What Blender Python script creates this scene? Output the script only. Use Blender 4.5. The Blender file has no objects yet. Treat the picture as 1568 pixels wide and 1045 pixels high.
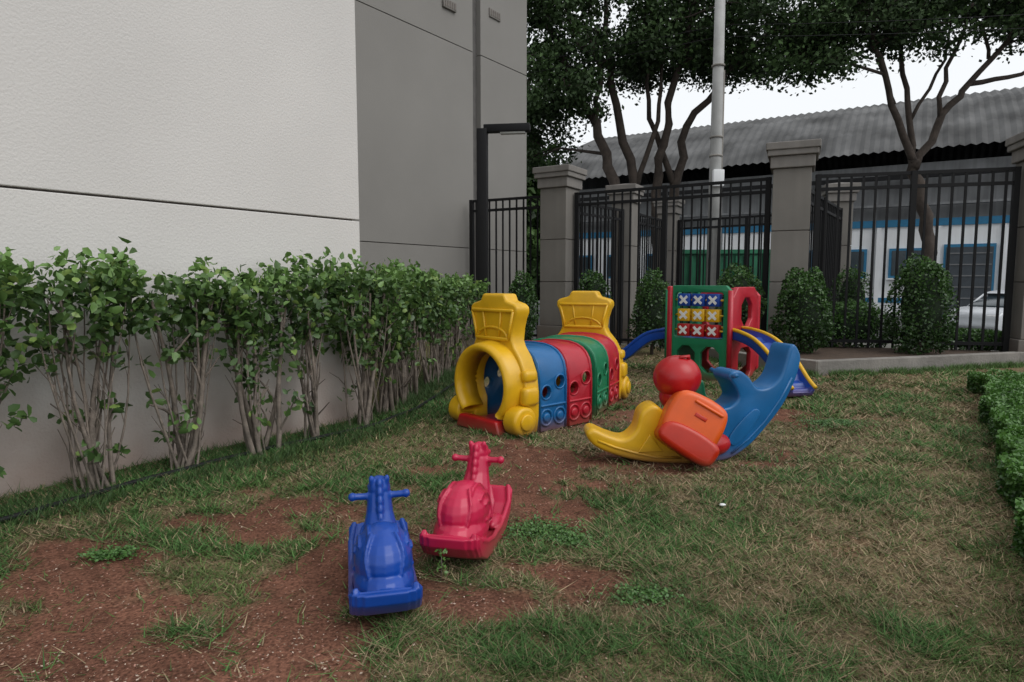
import bpy, math, random
import numpy as np
from mathutils import Vector, Matrix
random.seed(7); RNG=np.random.default_rng(7)
sc=bpy.context.scene
R=math.radians

# ------------------------------------------------------------ materials
def nodes(m):
    m.use_nodes=True
    return m.node_tree, m.node_tree.nodes['Principled BSDF']
def mat(name,col,rough=.7,var=.15,vscale=6,bump=0,bscale=40,metal=0,coat=0,dirt=None,dirt_shade_z=None,spec=.5,bdist=.02,streak=0):
    m=bpy.data.materials.new(name); nt,b=nodes(m); L=nt.links
    tc=nt.nodes.new('ShaderNodeTexCoord')
    n=nt.nodes.new('ShaderNodeTexNoise'); n.inputs['Scale'].default_value=vscale; n.inputs['Detail'].default_value=6
    L.new(tc.outputs['Object'],n.inputs['Vector'])
    r=nt.nodes.new('ShaderNodeMapRange'); r.inputs[1].default_value=.3; r.inputs[2].default_value=.7
    r.inputs[3].default_value=1-var; r.inputs[4].default_value=1+var
    L.new(n.outputs[0],r.inputs[0])
    mx=nt.nodes.new('ShaderNodeVectorMath'); mx.operation='SCALE'; mx.inputs[0].default_value=col[:3]
    L.new(r.outputs[0],mx.inputs['Scale'])
    out=mx.outputs[0]
    if streak:
        mp=nt.nodes.new('ShaderNodeMapping'); mp.inputs['Scale'].default_value=(5,5,.25); L.new(tc.outputs['Object'],mp.inputs[0])
        n3=nt.nodes.new('ShaderNodeTexNoise'); n3.inputs['Scale'].default_value=1.2; n3.inputs['Detail'].default_value=5; L.new(mp.outputs[0],n3.inputs['Vector'])
        r3=nt.nodes.new('ShaderNodeMapRange'); r3.inputs[1].default_value=.35; r3.inputs[2].default_value=.75; r3.inputs[3].default_value=1; r3.inputs[4].default_value=1-streak; L.new(n3.outputs[0],r3.inputs[0])
        v3=nt.nodes.new('ShaderNodeVectorMath'); v3.operation='SCALE'; L.new(out,v3.inputs[0]); L.new(r3.outputs[0],v3.inputs['Scale']); out=v3.outputs[0]
    if dirt:  # height-faded dirt tint; on white_stucco it also carries painted occlusion shade
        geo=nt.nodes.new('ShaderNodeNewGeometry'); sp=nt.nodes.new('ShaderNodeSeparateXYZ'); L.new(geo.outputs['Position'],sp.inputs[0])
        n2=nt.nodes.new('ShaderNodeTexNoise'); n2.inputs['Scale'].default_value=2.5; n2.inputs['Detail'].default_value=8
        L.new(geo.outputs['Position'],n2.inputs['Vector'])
        ad=nt.nodes.new('ShaderNodeMath'); ad.operation='MULTIPLY_ADD'; ad.inputs[1].default_value=-dirt_shade_z*1.2
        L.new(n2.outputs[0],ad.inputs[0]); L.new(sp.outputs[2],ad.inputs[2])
        mr=nt.nodes.new('ShaderNodeMapRange'); mr.inputs[1].default_value=-dirt_shade_z*.6; mr.inputs[2].default_value=dirt_shade_z*.5
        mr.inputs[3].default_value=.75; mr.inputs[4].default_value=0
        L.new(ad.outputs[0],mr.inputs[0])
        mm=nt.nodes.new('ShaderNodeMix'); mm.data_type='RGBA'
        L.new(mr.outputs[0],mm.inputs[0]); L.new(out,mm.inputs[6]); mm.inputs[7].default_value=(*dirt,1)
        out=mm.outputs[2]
    L.new(out,b.inputs['Base Color'])
    b.inputs['Metallic'].default_value=metal
    b.inputs['Specular IOR Level'].default_value=spec
    rr=nt.nodes.new('ShaderNodeMapRange'); rr.inputs[3].default_value=max(0,rough-.08); rr.inputs[4].default_value=min(1,rough+.12)
    L.new(n.outputs[0],rr.inputs[0]); L.new(rr.outputs[0],b.inputs['Roughness'])
    b.inputs['Coat Weight'].default_value=coat
    if bump:
        nb=nt.nodes.new('ShaderNodeTexNoise'); nb.inputs['Scale'].default_value=bscale; nb.inputs['Detail'].default_value=5
        L.new(tc.outputs['Object'],nb.inputs['Vector'])
        bp=nt.nodes.new('ShaderNodeBump'); bp.inputs['Strength'].default_value=bump; bp.inputs['Distance'].default_value=bdist
        L.new(nb.outputs[0],bp.inputs['Height']); L.new(bp.outputs[0],b.inputs['Normal'])
    return m
def attrmat(name,rough=.6,trans=.25,spec=.3,noise=None):
    m=bpy.data.materials.new(name); nt,b=nodes(m); L=nt.links
    a=nt.nodes.new('ShaderNodeAttribute'); a.attribute_name='Col'
    src=a.outputs['Color']
    if noise:
        geo=nt.nodes.new('ShaderNodeNewGeometry')
        cur=src
        for sc_,lo,hi in noise:
            n=nt.nodes.new('ShaderNodeTexNoise'); n.inputs['Scale'].default_value=sc_; n.inputs['Detail'].default_value=6
            L.new(geo.outputs['Position'],n.inputs['Vector'])
            r=nt.nodes.new('ShaderNodeMapRange'); r.inputs[1].default_value=.3; r.inputs[2].default_value=.7
            r.inputs[3].default_value=lo; r.inputs[4].default_value=hi; L.new(n.outputs[0],r.inputs[0])
            v=nt.nodes.new('ShaderNodeVectorMath'); v.operation='SCALE'; L.new(cur,v.inputs[0]); L.new(r.outputs[0],v.inputs['Scale'])
            cur=v.outputs[0]
        src=cur
        bp=nt.nodes.new('ShaderNodeBump'); bp.inputs['Strength'].default_value=.8; bp.inputs['Distance'].default_value=.02
        L.new(n.outputs[0],bp.inputs['Height']); L.new(bp.outputs[0],b.inputs['Normal'])
    L.new(src,b.inputs['Base Color']); b.inputs['Roughness'].default_value=rough
    b.inputs['Specular IOR Level'].default_value=spec
    if trans>0:
        t=nt.nodes.new('ShaderNodeBsdfTranslucent'); L.new(src,t.inputs['Color'])
        mx=nt.nodes.new('ShaderNodeMixShader'); mx.inputs[0].default_value=trans
        L.new(b.outputs[0],mx.inputs[1]); L.new(t.outputs[0],mx.inputs[2])
        L.new(mx.outputs[0],nt.nodes['Material Output'].inputs['Surface'])
    return m

RED_DUST=(.2,.085,.055)
def plastic(name,c): return mat(name,c,.30,.12,5,.05,90,dirt=RED_DUST,dirt_shade_z=.11,spec=.5,bdist=.01,streak=.12)
M_yel=plastic('yellow_plastic',(.72,.41,.012)); M_blue=plastic('blue_plastic',(.008,.12,.32)); M_red=plastic('red_plastic',(.44,.014,.03))
M_grn=plastic('green_plastic',(.012,.19,.085)); M_ora=plastic('orange_plastic',(.72,.10,.008)); M_dblue=plastic('royal_blue_plastic',(.004,.055,.33))
M_pink=plastic('crimson_plastic',(.50,.012,.060)); M_crim=plastic('dark_red_plastic',(.42,.009,.012)); M_rora=plastic('red_orange_plastic',(.50,.022,.004)); M_white=mat('white_plastic',(.75,.75,.75),.5)
M_wall=mat('white_stucco',(.62,.598,.575),.9,.045,.8,.5,60,dirt=(.34,.24,.195),dirt_shade_z=.75,spec=.15,bdist=.007)  # base tint also paints in the occlusion darkening low on the wall
M_grey=mat('grey_stucco',(.25,.24,.225),.9,.05,.7,.5,60,spec=.15,dirt=(.2,.16,.14),dirt_shade_z=.4,bdist=.007)
M_gap=mat('joint_dark',(.16,.14,.125),.9)
M_pil=mat('pillar_paint',(.20,.187,.17),.85,.08,2,.3,60,spec=.2,dirt=(.13,.10,.08),dirt_shade_z=.5,bdist=.006,streak=.12)
M_cap=mat('pillar_cap',(.225,.21,.195),.85,.10,2.5,.3,60,spec=.2,bdist=.006,streak=.2)
M_iron=mat('black_iron',(.012,.012,.013),.6,.1,spec=.2)
M_conc=mat('concrete',(.22,.205,.185),.9,.25,3,.4,30,streak=.2)
M_pole=mat('pole_concrete',(.42,.42,.41),.9,.15,3,.3,30,streak=.2)
M_bark=mat('bark',(.055,.042,.034),.95,.35,5,.8,14)
M_stem=mat('hedge_stem',(.175,.145,.12),.9,.4,14,.4,60)
M_leaf=attrmat('leaf',.36,.2,.45); M_tleaf=attrmat('tree_leaf',.6,0,.25); M_grass=attrmat('grass',.65,.12,.25)
M_litter=attrmat('litter',.9,0,.1)
M_ground=attrmat('ground_soil',.95,0,.1,noise=[(9,.72,1.25),(70,.5,1.5)])

# ------------------------------------------------------------ mesh helpers
def link(o,parent=None):
    sc.collection.objects.link(o)
    if parent: o.parent=parent
    return o
def empty(name,loc=(0,0,0),rz=0):
    o=bpy.data.objects.new(name,None); o.location=loc; o.rotation_euler=(0,0,rz); o.empty_display_size=.2
    return link(o)
def mk(name,V,F,m,parent=None,smooth=False,loc=None,rot=None):
    me=bpy.data.meshes.new(name); me.from_pydata([tuple(v) for v in V],[],[tuple(f) for f in F]); me.materials.append(m); me.update()
    if smooth: me.polygons.foreach_set('use_smooth',[True]*len(me.polygons))
    o=bpy.data.objects.new(name,me)
    if loc: o.location=loc
    if rot: o.rotation_euler=rot
    return link(o,parent)
def fast(name,V,F,m,cols=None,parent=None,smooth=False):
    V=np.asarray(V,np.float32); F=np.asarray(F,np.int32); me=bpy.data.meshes.new(name)
    n,k=F.shape
    me.vertices.add(len(V)); me.vertices.foreach_set('co',V.ravel())
    me.loops.add(n*k); me.loops.foreach_set('vertex_index',F.ravel())
    me.polygons.add(n); me.polygons.foreach_set('loop_start',np.arange(n,dtype=np.int32)*k)
    if smooth: me.polygons.foreach_set('use_smooth',np.ones(n,bool))
    me.update(calc_edges=True)
    if cols is not None:
        a=me.attributes.new('Col','FLOAT_COLOR','POINT'); c=np.ones((len(V),4),np.float32); c[:,:3]=cols
        a.data.foreach_set('color',c.ravel())
    me.materials.append(m); me.validate()
    return link(bpy.data.objects.new(name,me),parent)
def bevel(o,w,seg=3,ang=35,hard=False):
    b=o.modifiers.new('b','BEVEL'); b.width=w; b.segments=seg; b.limit_method='ANGLE'; b.angle_limit=R(ang)
    if not hard: o.data.polygons.foreach_set('use_smooth',[True]*len(o.data.polygons))
    return o
def box(name,c,s,m,parent=None,rz=0,bv=0,rot=None,hard=False):
    x,y,z=[a/2 for a in s]
    V=[(-x,-y,-z),(x,-y,-z),(x,y,-z),(-x,y,-z),(-x,-y,z),(x,-y,z),(x,y,z),(-x,y,z)]
    F=[(0,3,2,1),(4,5,6,7),(0,1,5,4),(1,2,6,5),(2,3,7,6),(3,0,4,7)]
    o=mk(name,V,F,m,parent,loc=c,rot=rot or (0,0,rz))
    if bv: bevel(o,bv,2,hard=hard)
    return o
def smooth_outline(pts,n=6):
    P=[Vector((p[0],p[1])) for p in pts]; out=[]; N=len(P)
    for i in range(N):
        a,b,c,d=P[i-1],P[i],P[(i+1)%N],P[(i+2)%N]
        for k in range(n):
            t=k/n
            q=.5*((2*b)+(c-a)*t+(2*a-5*b+4*c-d)*t*t+(3*b-a-3*c+d)*t**3)
            out.append((q.x,q.y))
    return out
def prism(name,pts,y0,y1,m,parent=None,bv=.02,seg=4,ang=50,plane='XZ',loc=None,rot=None):
    n=len(pts)
    area=sum(pts[i][0]*pts[(i+1)%n][1]-pts[(i+1)%n][0]*pts[i][1] for i in range(n))
    if area<0: pts=pts[::-1]
    if plane=='XZ': f=lambda p,h:(p[0],h,p[1])
    else: f=lambda p,h:(h,p[0],p[1])
    V=[f(p,y0) for p in pts]+[f(p,y1) for p in pts]
    F=[tuple(range(n)),tuple(range(2*n-1,n-1,-1))]+[(i,i+n,(i+1)%n+n,(i+1)%n) for i in range(n)]
    if plane!='XZ': F=[fc[::-1] for fc in F]
    o=mk(name,V,F,m,parent,loc=loc,rot=rot)
    if bv: bevel(o,bv,seg,ang)
    return o
def frames(P):
    P=[Vector(p) for p in P]; out=[]
    for i,p in enumerate(P):
        t=(P[min(i+1,len(P)-1)]-P[max(i-1,0)]).normalized()
        u=t.cross(Vector((0,0,1))); 
        if u.length<.05: u=t.cross(Vector((1,0,0)))
        u.normalize(); out.append((p,u,t.cross(u)))
    for i in range(1,len(out)):
        if out[i][1].dot(out[i-1][1])<0: out[i]=(out[i][0],-out[i][1],-out[i][2])
    return out
def tube(V,F,P,rad,n=7,cap=True):
    fr=frames(P); base=len(V)
    for (p,u,v),r in zip(fr,rad):
        for k in range(n):
            a=2*math.pi*k/n; V.append(tuple(p+u*(r*math.cos(a))+v*(r*math.sin(a))))
    for i in range(len(P)-1):
        for k in range(n):
            a=base+i*n+k; b=base+i*n+(k+1)%n; F.append((a,b,b+n,a+n))
    if cap:
        F.append(tuple(base+k for k in range(n))[::-1]); F.append(tuple(base+(len(P)-1)*n+k for k in range(n)))
def tubeobj(name,P,r,m,parent=None,n=12):
    V=[];F=[]; rad=r if isinstance(r,(list,tuple)) else [r]*len(P)
    tube(V,F,P,rad,n); return mk(name,V,F,m,parent,smooth=True)
def ellip(V,F,c,r,rot=None,nu=20,nv=12):
    base=len(V); M=rot.to_matrix() if rot else Matrix.Identity(3)
    V.append(tuple(Vector(c)+M@Vector((0,0,r[2]))))
    for j in range(1,nv):
        t=math.pi*j/nv
        for k in range(nu):
            a=2*math.pi*k/nu
            V.append(tuple(Vector(c)+M@Vector((r[0]*math.sin(t)*math.cos(a),r[1]*math.sin(t)*math.sin(a),r[2]*math.cos(t)))))
    V.append(tuple(Vector(c)+M@Vector((0,0,-r[2])))); last=len(V)-1
    for k in range(nu): F.append((base,base+1+k,base+1+(k+1)%nu))
    for j in range(nv-2):
        for k in range(nu):
            a=base+1+j*nu+k;b=base+1+j*nu+(k+1)%nu; F.append((a,a+nu,b+nu,b))
    for k in range(nu): F.append((last,base+1+(nv-2)*nu+(k+1)%nu,base+1+(nv-2)*nu+k))
def addprism(V,F,pts,y0,y1):
    n=len(pts); area=sum(pts[i][0]*pts[(i+1)%n][1]-pts[(i+1)%n][0]*pts[i][1] for i in range(n))
    if area<0: pts=pts[::-1]
    b=len(V); V+= [(p[0],y0,p[1]) for p in pts]+[(p[0],y1,p[1]) for p in pts]
    F.append(tuple(b+i for i in range(n))); F.append(tuple(b+i for i in range(2*n-1,n-1,-1)))
    F+= [(b+i,b+i+n,b+(i+1)%n+n,b+(i+1)%n) for i in range(n)]
def remesh(o,vox,it=6):
    r=o.modifiers.new('r','REMESH'); r.mode='VOXEL'; r.voxel_size=vox; r.use_smooth_shade=True
    s=o.modifiers.new('s','SMOOTH'); s.iterations=it; s.factor=.5
def boolcut(o,cutters):
    for c in cutters:
        b=o.modifiers.new('c','BOOLEAN'); b.operation='DIFFERENCE'; b.object=c; b.solver='EXACT'
    bpy.context.view_layer.update(); dg=bpy.context.evaluated_depsgraph_get()
    me=bpy.data.meshes.new_from_object(o.evaluated_get(dg)); o.modifiers.clear(); o.data=me
    for c in cutters: bpy.data.objects.remove(c,do_unlink=True)
def unit(n):
    a=RNG.normal(size=(n,3)); return a/np.linalg.norm(a,axis=1)[:,None]
def leaves(name,C,size,cols,m,parent=None,up=.0,wid=.32,detail=False,outn=None):
    N=len(C); C=np.asarray(C); nrm=unit(N); nrm[:,2]+=up
    if outn is not None: nrm+=outn
    nrm/=np.linalg.norm(nrm,axis=1)[:,None]
    a=np.cross(nrm,unit(N)); a/=np.linalg.norm(a,axis=1)[:,None]+1e-9; b=np.cross(nrm,a)
    s=np.asarray(size)[:,None]
    if not detail:
        V=np.stack([C-a*s*.5,C+b*s*wid,C+a*s*.5,C-b*s*wid],1).reshape(-1,3); F=np.arange(N*4).reshape(-1,4); k=4
    else:
        up_=nrm*s*.10
        V=np.stack([C-a*s*.5,C+a*s*.5, C-a*s*.15+b*s*wid*.8+up_, C+a*s*.25+b*s*wid+up_, C-a*s*.15-b*s*wid*.8+up_, C+a*s*.25-b*s*wid+up_],1).reshape(-1,3)
        i=np.arange(N)*6
        F=np.concatenate([np.stack([i,i+2,i+3,i+1],1),np.stack([i,i+1,i+5,i+4],1)]); k=6
    return fast(name,V,F,m,np.repeat(cols,k,0),parent)

# ------------------------------------------------------------ numpy noise
TB=RNG.random((256,256))
def vn(x,y):
    x=np.asarray(x,float); y=np.asarray(y,float)
    xi=np.floor(x).astype(int); yi=np.floor(y).astype(int); fx=x-xi; fy=y-yi
    fx=fx*fx*(3-2*fx); fy=fy*fy*(3-2*fy)
    g=lambda i,j: TB[i%256,j%256]
    return (g(xi,yi)*(1-fx)+g(xi+1,yi)*fx)*(1-fy)+(g(xi,yi+1)*(1-fx)+g(xi+1,yi+1)*fx)*fy
def fbm(x,y,s,o=4):
    t=0;a=.5;n=0
    for k in range(o): t=t+a*vn(x*s*2**k+17*k,y*s*2**k+31*k); n+=a; a*=.55
    return t/n
def ss(a,b,x):
    t=np.clip((x-a)/(b-a),0,1); return t*t*(3-2*t)

# ------------------------------------------------------------ ground
fenceline=[(-.9,14.9),(4.8,11.3),(8.3,10.3),(14.5,8.5)]
def beyond(x,y):
    xs=[p[0] for p in fenceline]; ys=[p[1] for p in fenceline]
    fy=np.interp(x,xs,ys); return (y-fy)*.87
WX=lambda y:-1.425+.719*(y-6.18)
DIRT=[(-1.5,2.2,1.1,.55),(-.7,2.0,.45,.35),(-1.35,3.45,.85,.30),(.27,2.85,.30,.28),(-.05,3.5,.4,.3),(.4,4.75,.95,.5),(1.25,6.2,.65,.95),(2.65,6.1,.6,.45),(-.2,2.35,.3,.25),(-2.2,2.9,.5,.3),(-.25,3.0,.3,.25),(-.6,2.75,.35,.4),(1.4,4.6,.8,.28),(-.4,4.3,.4,.25),(.15,4.1,.4,.6)]
def masks(x,y):
    d=np.zeros_like(x)
    wx=x+(fbm(x,y,1.7)-.5)*.9; wy=y+(fbm(x+9,y+4,1.7)-.5)*.9
    for cx,cy,rx,ry in DIRT: d=np.maximum(d,np.exp(-(((wx-cx)/rx)**2+((wy-cy)/ry)**2)))
    v=d*1.2+(fbm(x+3,y+8,4.2)-.5)*2.1+.05
    dirt=ss(.36,.98,v)
    dry=ss(.34,.62,fbm(x+20,y+5,.9)+.22*ss(.6,2.5,x)*ss(2,3.5,y)+(fbm(x,y,5)-.5)*.55)
    green=ss(.52,.66,fbm(x+40,y+2,2.1)+(fbm(x,y,8)-.5)*.3)*.9
    for cx,cy,rx in [(.1,3.25,.22),(-.15,2.55,.2),(.5,2.7,.28),(-.45,2.2,.2),(2.2,4.0,.4),(3.0,6.6,.5),(.8,3.3,.5),(3.9,6.4,.4),(-2.1,3.3,.2)]:
        green=np.maximum(green,.95*np.exp(-(((wx-cx)/rx)**2+((wy-cy)/rx)**2)))
    strip=ss(.75,.5,(x-WX(y))*.812)*(y<6.5)+ss(.6,.35,x+1.1)*(y>=6.5)
    green=np.maximum(green,strip)
    return dirt,dry,green
DC=np.array([.165,.077,.051]); TH=np.array([.165,.127,.072]); GC=np.array([.080,.100,.035])
xs=np.linspace(-9,15,345); ys=np.linspace(-3,19,316)
X,Y=np.meshgrid(xs,ys); x=X.ravel(); y=Y.ravel()
dirt,dry,green=masks(x,y)
bd=beyond(x,y)
z=(fbm(x,y,1.3)-.5)*.05-.006*dirt+ (fbm(x,y,6)-.5)*.012
z=z*ss(1.2,.2,bd)-.5*ss(.5,2.2,bd)
edge=(np.abs(x-xs[0])<1e-6)|(np.abs(x-xs[-1])<1e-6)|(np.abs(y-ys[0])<1e-6)|(np.abs(y-ys[-1])<1e-6)
z[edge]=-.7
col=TH*(1-.5*green[:,None])+GC*.5*green[:,None]
col=col*(1-dirt[:,None])+DC*dirt[:,None]
col*= (.6+.72*fbm(x,y,2.4))[:,None]
b2=ss(.2,.6,bd)[:,None]; col=col*(1-b2)+np.array([.17,.165,.15])*b2
nx,ny=len(xs),len(ys); idx=np.arange(nx*ny).reshape(ny,nx)
F=np.stack([idx[:-1,:-1],idx[:-1,1:],idx[1:,1:],idx[1:,:-1]],-1).reshape(-1,4)
fast('ground',np.stack([x,y,z],1),F,M_ground,col,smooth=True)
def gz(px,py):
    px=np.atleast_1d(np.asarray(px,float)); py=np.atleast_1d(np.asarray(py,float))
    return (fbm(px,py,1.3)-.5)*.05+(fbm(px,py,6)-.5)*.012
S=600
mk('street',[(-S,-S,-.52),(S,-S,-.52),(S,S,-.52),(-S,S,-.52)],[(0,1,2,3)],mat('asphalt',(.06,.06,.06),.9,.2,1.5,.3,20))

# grass blades
N=600000
gy=1.55*(11.5/1.55)**RNG.random(N); gx=(RNG.random(N)*2-1)*(.86*gy+.4)
dirt,dry,green=masks(gx,gy)
tuft=ss(.35,.65,fbm(gx,gy,9,3))
dens=(1-dirt)*(.30+.40*green+.35*tuft)+.06*tuft*(1-.5*dirt)
ok=(RNG.random(N)<dens)&((gx-WX(gy))*.812>.05)&(beyond(gx,gy)<-.3)
ok&=(gx>-1.9)|(gy<6.2)
ok&=~(((gx-2.15)-(gy-2.5)*.654)>.1)
gx,gy,dry,green,dirt,tuft=[a[ok] for a in (gx,gy,dry,green,dirt,tuft)]
n=len(gx)
h=(.007+.017*RNG.random(n))*(1+.9*green+.4*tuft)*(1+.05*gy); w=.0026*np.maximum(1,gy/2.4)*(.7+.7*RNG.random(n))
ang=RNG.random(n)*2*np.pi; lean=(.7+1.5*RNG.random(n)*(1+.6*dry))*h; la=RNG.random(n)*2*np.pi
zz=gz(gx,gy)-.003
A=np.stack([gx-np.cos(ang)*w,gy-np.sin(ang)*w,zz],1); B=np.stack([gx+np.cos(ang)*w,gy+np.sin(ang)*w,zz],1)
T=np.stack([gx+np.cos(la)*lean,gy+np.sin(la)*lean,zz+h],1)
isdry=RNG.random(n)<(.16+.48*dry*(1-.75*green))
g1=np.array([.098,.146,.044])*(1-green[:,None])+np.array([.070,.160,.042])*green[:,None]
dr=np.array([.30,.23,.14])
c=np.where(isdry[:,None],dr,g1)*(.5+.95*RNG.random(n))[:,None]*(.72+.56*fbm(gx,gy,1.6))[:,None]
fast('grass',np.stack([A,B,T],1).reshape(-1,3),np.arange(n*3).reshape(-1,3),M_grass,np.repeat(c,3,0))
N=40000
gy=1.6*(9/1.6)**RNG.random(N); gx=(RNG.random(N)*2-1)*(.84*gy+.3)
dirt,dry,green=masks(gx,gy)
ok=(RNG.random(N)<(.14+.6*dirt+.25*dry)*(.3+1.2*fbm(gx,gy,3)))&((gx-WX(gy))*.812>.1)&~(((gx-2.15)-(gy-2.5)*.654)>0)&((gx>-1.2)|(gy<6.2)); gx,gy=gx[ok],gy[ok]; n=len(gx)
C=np.stack([gx,gy,gz(gx,gy)+.006],1)
pal=np.array([[.36,.26,.19],[.45,.36,.29],[.2,.11,.07],[.34,.18,.14],[.08,.05,.035]])
leaves('leaf_litter',C,(.004+.011*RNG.random(n)**2)*np.maximum(1,gy/3.2),pal[RNG.integers(0,5,n)]*(.7+.6*RNG.random(n))[:,None],M_litter,up=4,wid=.3)

# ------------------------------------------------------------ residential building
bld=empty('residential_building',(-1.425,6.18,0),math.atan2(.812,.584))
H=13
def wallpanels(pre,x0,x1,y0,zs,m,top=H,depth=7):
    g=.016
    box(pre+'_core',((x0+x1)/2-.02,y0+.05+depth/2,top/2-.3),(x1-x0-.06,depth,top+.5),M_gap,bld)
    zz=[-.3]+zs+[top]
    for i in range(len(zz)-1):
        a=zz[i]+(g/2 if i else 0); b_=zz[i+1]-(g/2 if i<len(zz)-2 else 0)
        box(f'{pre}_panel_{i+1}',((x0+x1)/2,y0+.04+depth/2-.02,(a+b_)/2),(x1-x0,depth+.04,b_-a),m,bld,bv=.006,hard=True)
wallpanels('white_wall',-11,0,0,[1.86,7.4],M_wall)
wallpanels('grey_wall',.02,7.72,4.89,[2.05,6.45],M_grey,depth=2.2)
wallpanels('grey_end_wall',7.98,9.85,4.87,[2.05,6.45],M_grey,depth=2.2)
box('recess_strip',(7.85,5.6,H/2),(.3,1.2,H+.02),mat('recess_grey',(.11,.105,.10),.9),bld)
for i,(vx,vz) in enumerate([(5.1,7.15),(6.9,7.2),(8.5,7.5)]):
    box(f'vent_frame_{i+1}',(vx,4.86,vz),(.42,.05,.2),M_cap,bld,bv=.01)
    for k in range(5): box(f'vent_slot_{i+1}_{k+1}',(vx-.15+.075*k,4.832,vz),(.035,.012,.13),M_gap,bld)

# ------------------------------------------------------------ lamp post
lp=empty('street_lamp',(-.50,11.3,0),R(-8))
box('post',(0,0,1.9),(.17,.17,3.9),M_iron,lp,bv=.01); box('arm',(.42,0,3.85),(.78,.15,.13),M_iron,lp,bv=.01)
box('luminaire',(.52,0,3.77),(.42,.11,.03),mat('lamp_glass',(.35,.35,.33),.3),lp); box('base_plate',(0,0,.03),(.28,.28,.06),M_iron,lp)

# ------------------------------------------------------------ pillars and fences
def pillar(loc,rz,h=3.62,w=.6,zb=0):
    p=empty('fence_pillar',(loc[0],loc[1],zb),rz); h-=zb
    box('plinth',(0,0,.12),(w+.09,w+.09,.5),M_pil,p,bv=.012,hard=True)
    zs=[.37,1.28-zb,2.15-zb,h-.42]
    for i in range(3):
        box(f'shaft_{i+1}',(0,0,(zs[i]+zs[i+1])/2),(w,w,zs[i+1]-zs[i]-.016),M_pil,p,bv=.006,hard=True)
        box(f'joint_{i+1}',(0,0,zs[i+1]),(w-.05,w-.05,.05),M_gap,p)
    box('neck',(0,0,h-.32),(w+.1,w+.1,.2),M_cap,p,bv=.015,hard=True); box('cornice',(0,0,h-.17),(w+.2,w+.2,.1),M_cap,p,bv=.015,hard=True)
    box('cap',(0,0,h-.06),(w+.25,w+.25,.125),M_cap,p,bv=.015,hard=True)
    q=w/2+.1
    V=[(-q,-q,h),(q,-q,h),(q,q,h),(-q,q,h),(0,0,h+.07)]
    mk('cap_slope',V,[(0,1,4),(1,2,4),(2,3,4),(3,0,4)],M_cap,p)
pillar((1.0,13.85),R(-32)); pillar((4.85,11.5),R(-24)); pillar((8.42,10.5),R(-16))
pillar((2.8,16.4),R(-28),zb=-.35,w=.52); pillar((4.5,19.0),R(-28),zb=-.45,w=.5); pillar((8.0,16.2),R(-16),zb=-.4,w=.52)
def fence(a,b,z0,z1,sp=.16,posts=0,br=.015):
    a=Vector((*a,0)); b=Vector((*b,0)); d=b-a; L=d.length; rz=math.atan2(d.y,d.x)
    f=empty('metal_fence',(a.x,a.y,0),rz)
    V=[];F=[]
    def bx(cx,cz,sx,sy,sz):
        k=len(V); X_,Y_,Z_=sx/2,sy/2,sz/2
        for q in [(-X_,-Y_,-Z_),(X_,-Y_,-Z_),(X_,Y_,-Z_),(-X_,Y_,-Z_),(-X_,-Y_,Z_),(X_,-Y_,Z_),(X_,Y_,Z_),(-X_,Y_,Z_)]: V.append((cx+q[0],q[1],cz+q[2]))
        for q in [(0,3,2,1),(4,5,6,7),(0,1,5,4),(1,2,6,5),(2,3,7,6),(3,0,4,7)]: F.append(tuple(k+i for i in q))
    n=int(L/sp)
    for i in range(1,n): bx(i*L/n,(z0+z1)/2,br*2,br*2,z1-z0-.02)
    mk('bars',V,F,M_iron,f); V.clear();F.clear()
    for zc in (z1,z1-.22,z0+.12): bx(L/2,zc,L,.045,.055)
    mk('rails',V,F,M_iron,f); V.clear();F.clear()
    for i in range(posts+2): bx(min(max(i*L/(posts+1),.05),L-.05),(z0+z1)/2-.05,.085,.085,z1-z0+.16)
    mk('posts',V,F,M_iron,f)
fence((-.95,14.95),(.7,14.05),.0,3.08,.16)
fence((1.3,13.7),(4.55,11.65),.0,3.08,.17,1)
fence((5.2,11.4),(8.1,10.6),.15,3.08,.18,1,.017)
fence((8.8,10.4),(13,9.1),.15,3.08,.18,1,.017)
fence((1.2,14.2),(2.7,16.1),-.3,3.0,.17); fence((3.05,16.6),(4.3,18.8),-.4,3.0,.18)
fence((4.75,18.9),(7.8,16.4),-.4,3.0,.19,1); fence((5.1,11.8),(7.9,15.9),-.3,3.0,.22,1)

# kerb bed
kp=[(3.2,10.9),(3.6,9.7),(4.2,8.95),(5.4,9.3),(7.8,10.05),(9.5,9.6)]
kb=empty('kerb',(0,0,0))
for i in range(len(kp)-1):
    a,b_=Vector(kp[i]),Vector(kp[i+1]); d=b_-a; c_=(a+b_)/2
    box(f'kerb_stone_{i+1}',(c_.x,c_.y,.06),(d.length+.08,.14,.3-.003*i),M_conc,kb,rz=math.atan2(d.y,d.x),bv=.012,hard=True)
mk('planting_bed_soil',[(3.2,10.9,.14),(3.6,9.7,.14),(4.2,8.95,.14),(5.4,9.3,.14),(7.8,10.05,.14),(9.5,9.6,.14),(9.3,10.3,.14),(4.9,11.9,.14)],[tuple(range(8))],mat('bed_soil',(.07,.045,.03),.95,.3,8,.6,30))
n=7000; s=RNG.random(n); k=RNG.integers(0,4,n); kpa=np.array(kp); Pa=kpa[k]*(1-s[:,None])+kpa[k+1]*s[:,None]; Pa=Pa+np.stack([RNG.normal(0,.05,n),-.1-np.abs(RNG.normal(0,.10,n))],1)
kk=vn(Pa[:,0]*4,Pa[:,1]*4)>.35; Pa=Pa[kk]; n=len(Pa)
h=.03+.09*RNG.random(n); la=RNG.random(n)*6.28; z0=gz(Pa[:,0],Pa[:,1])-.01
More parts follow.
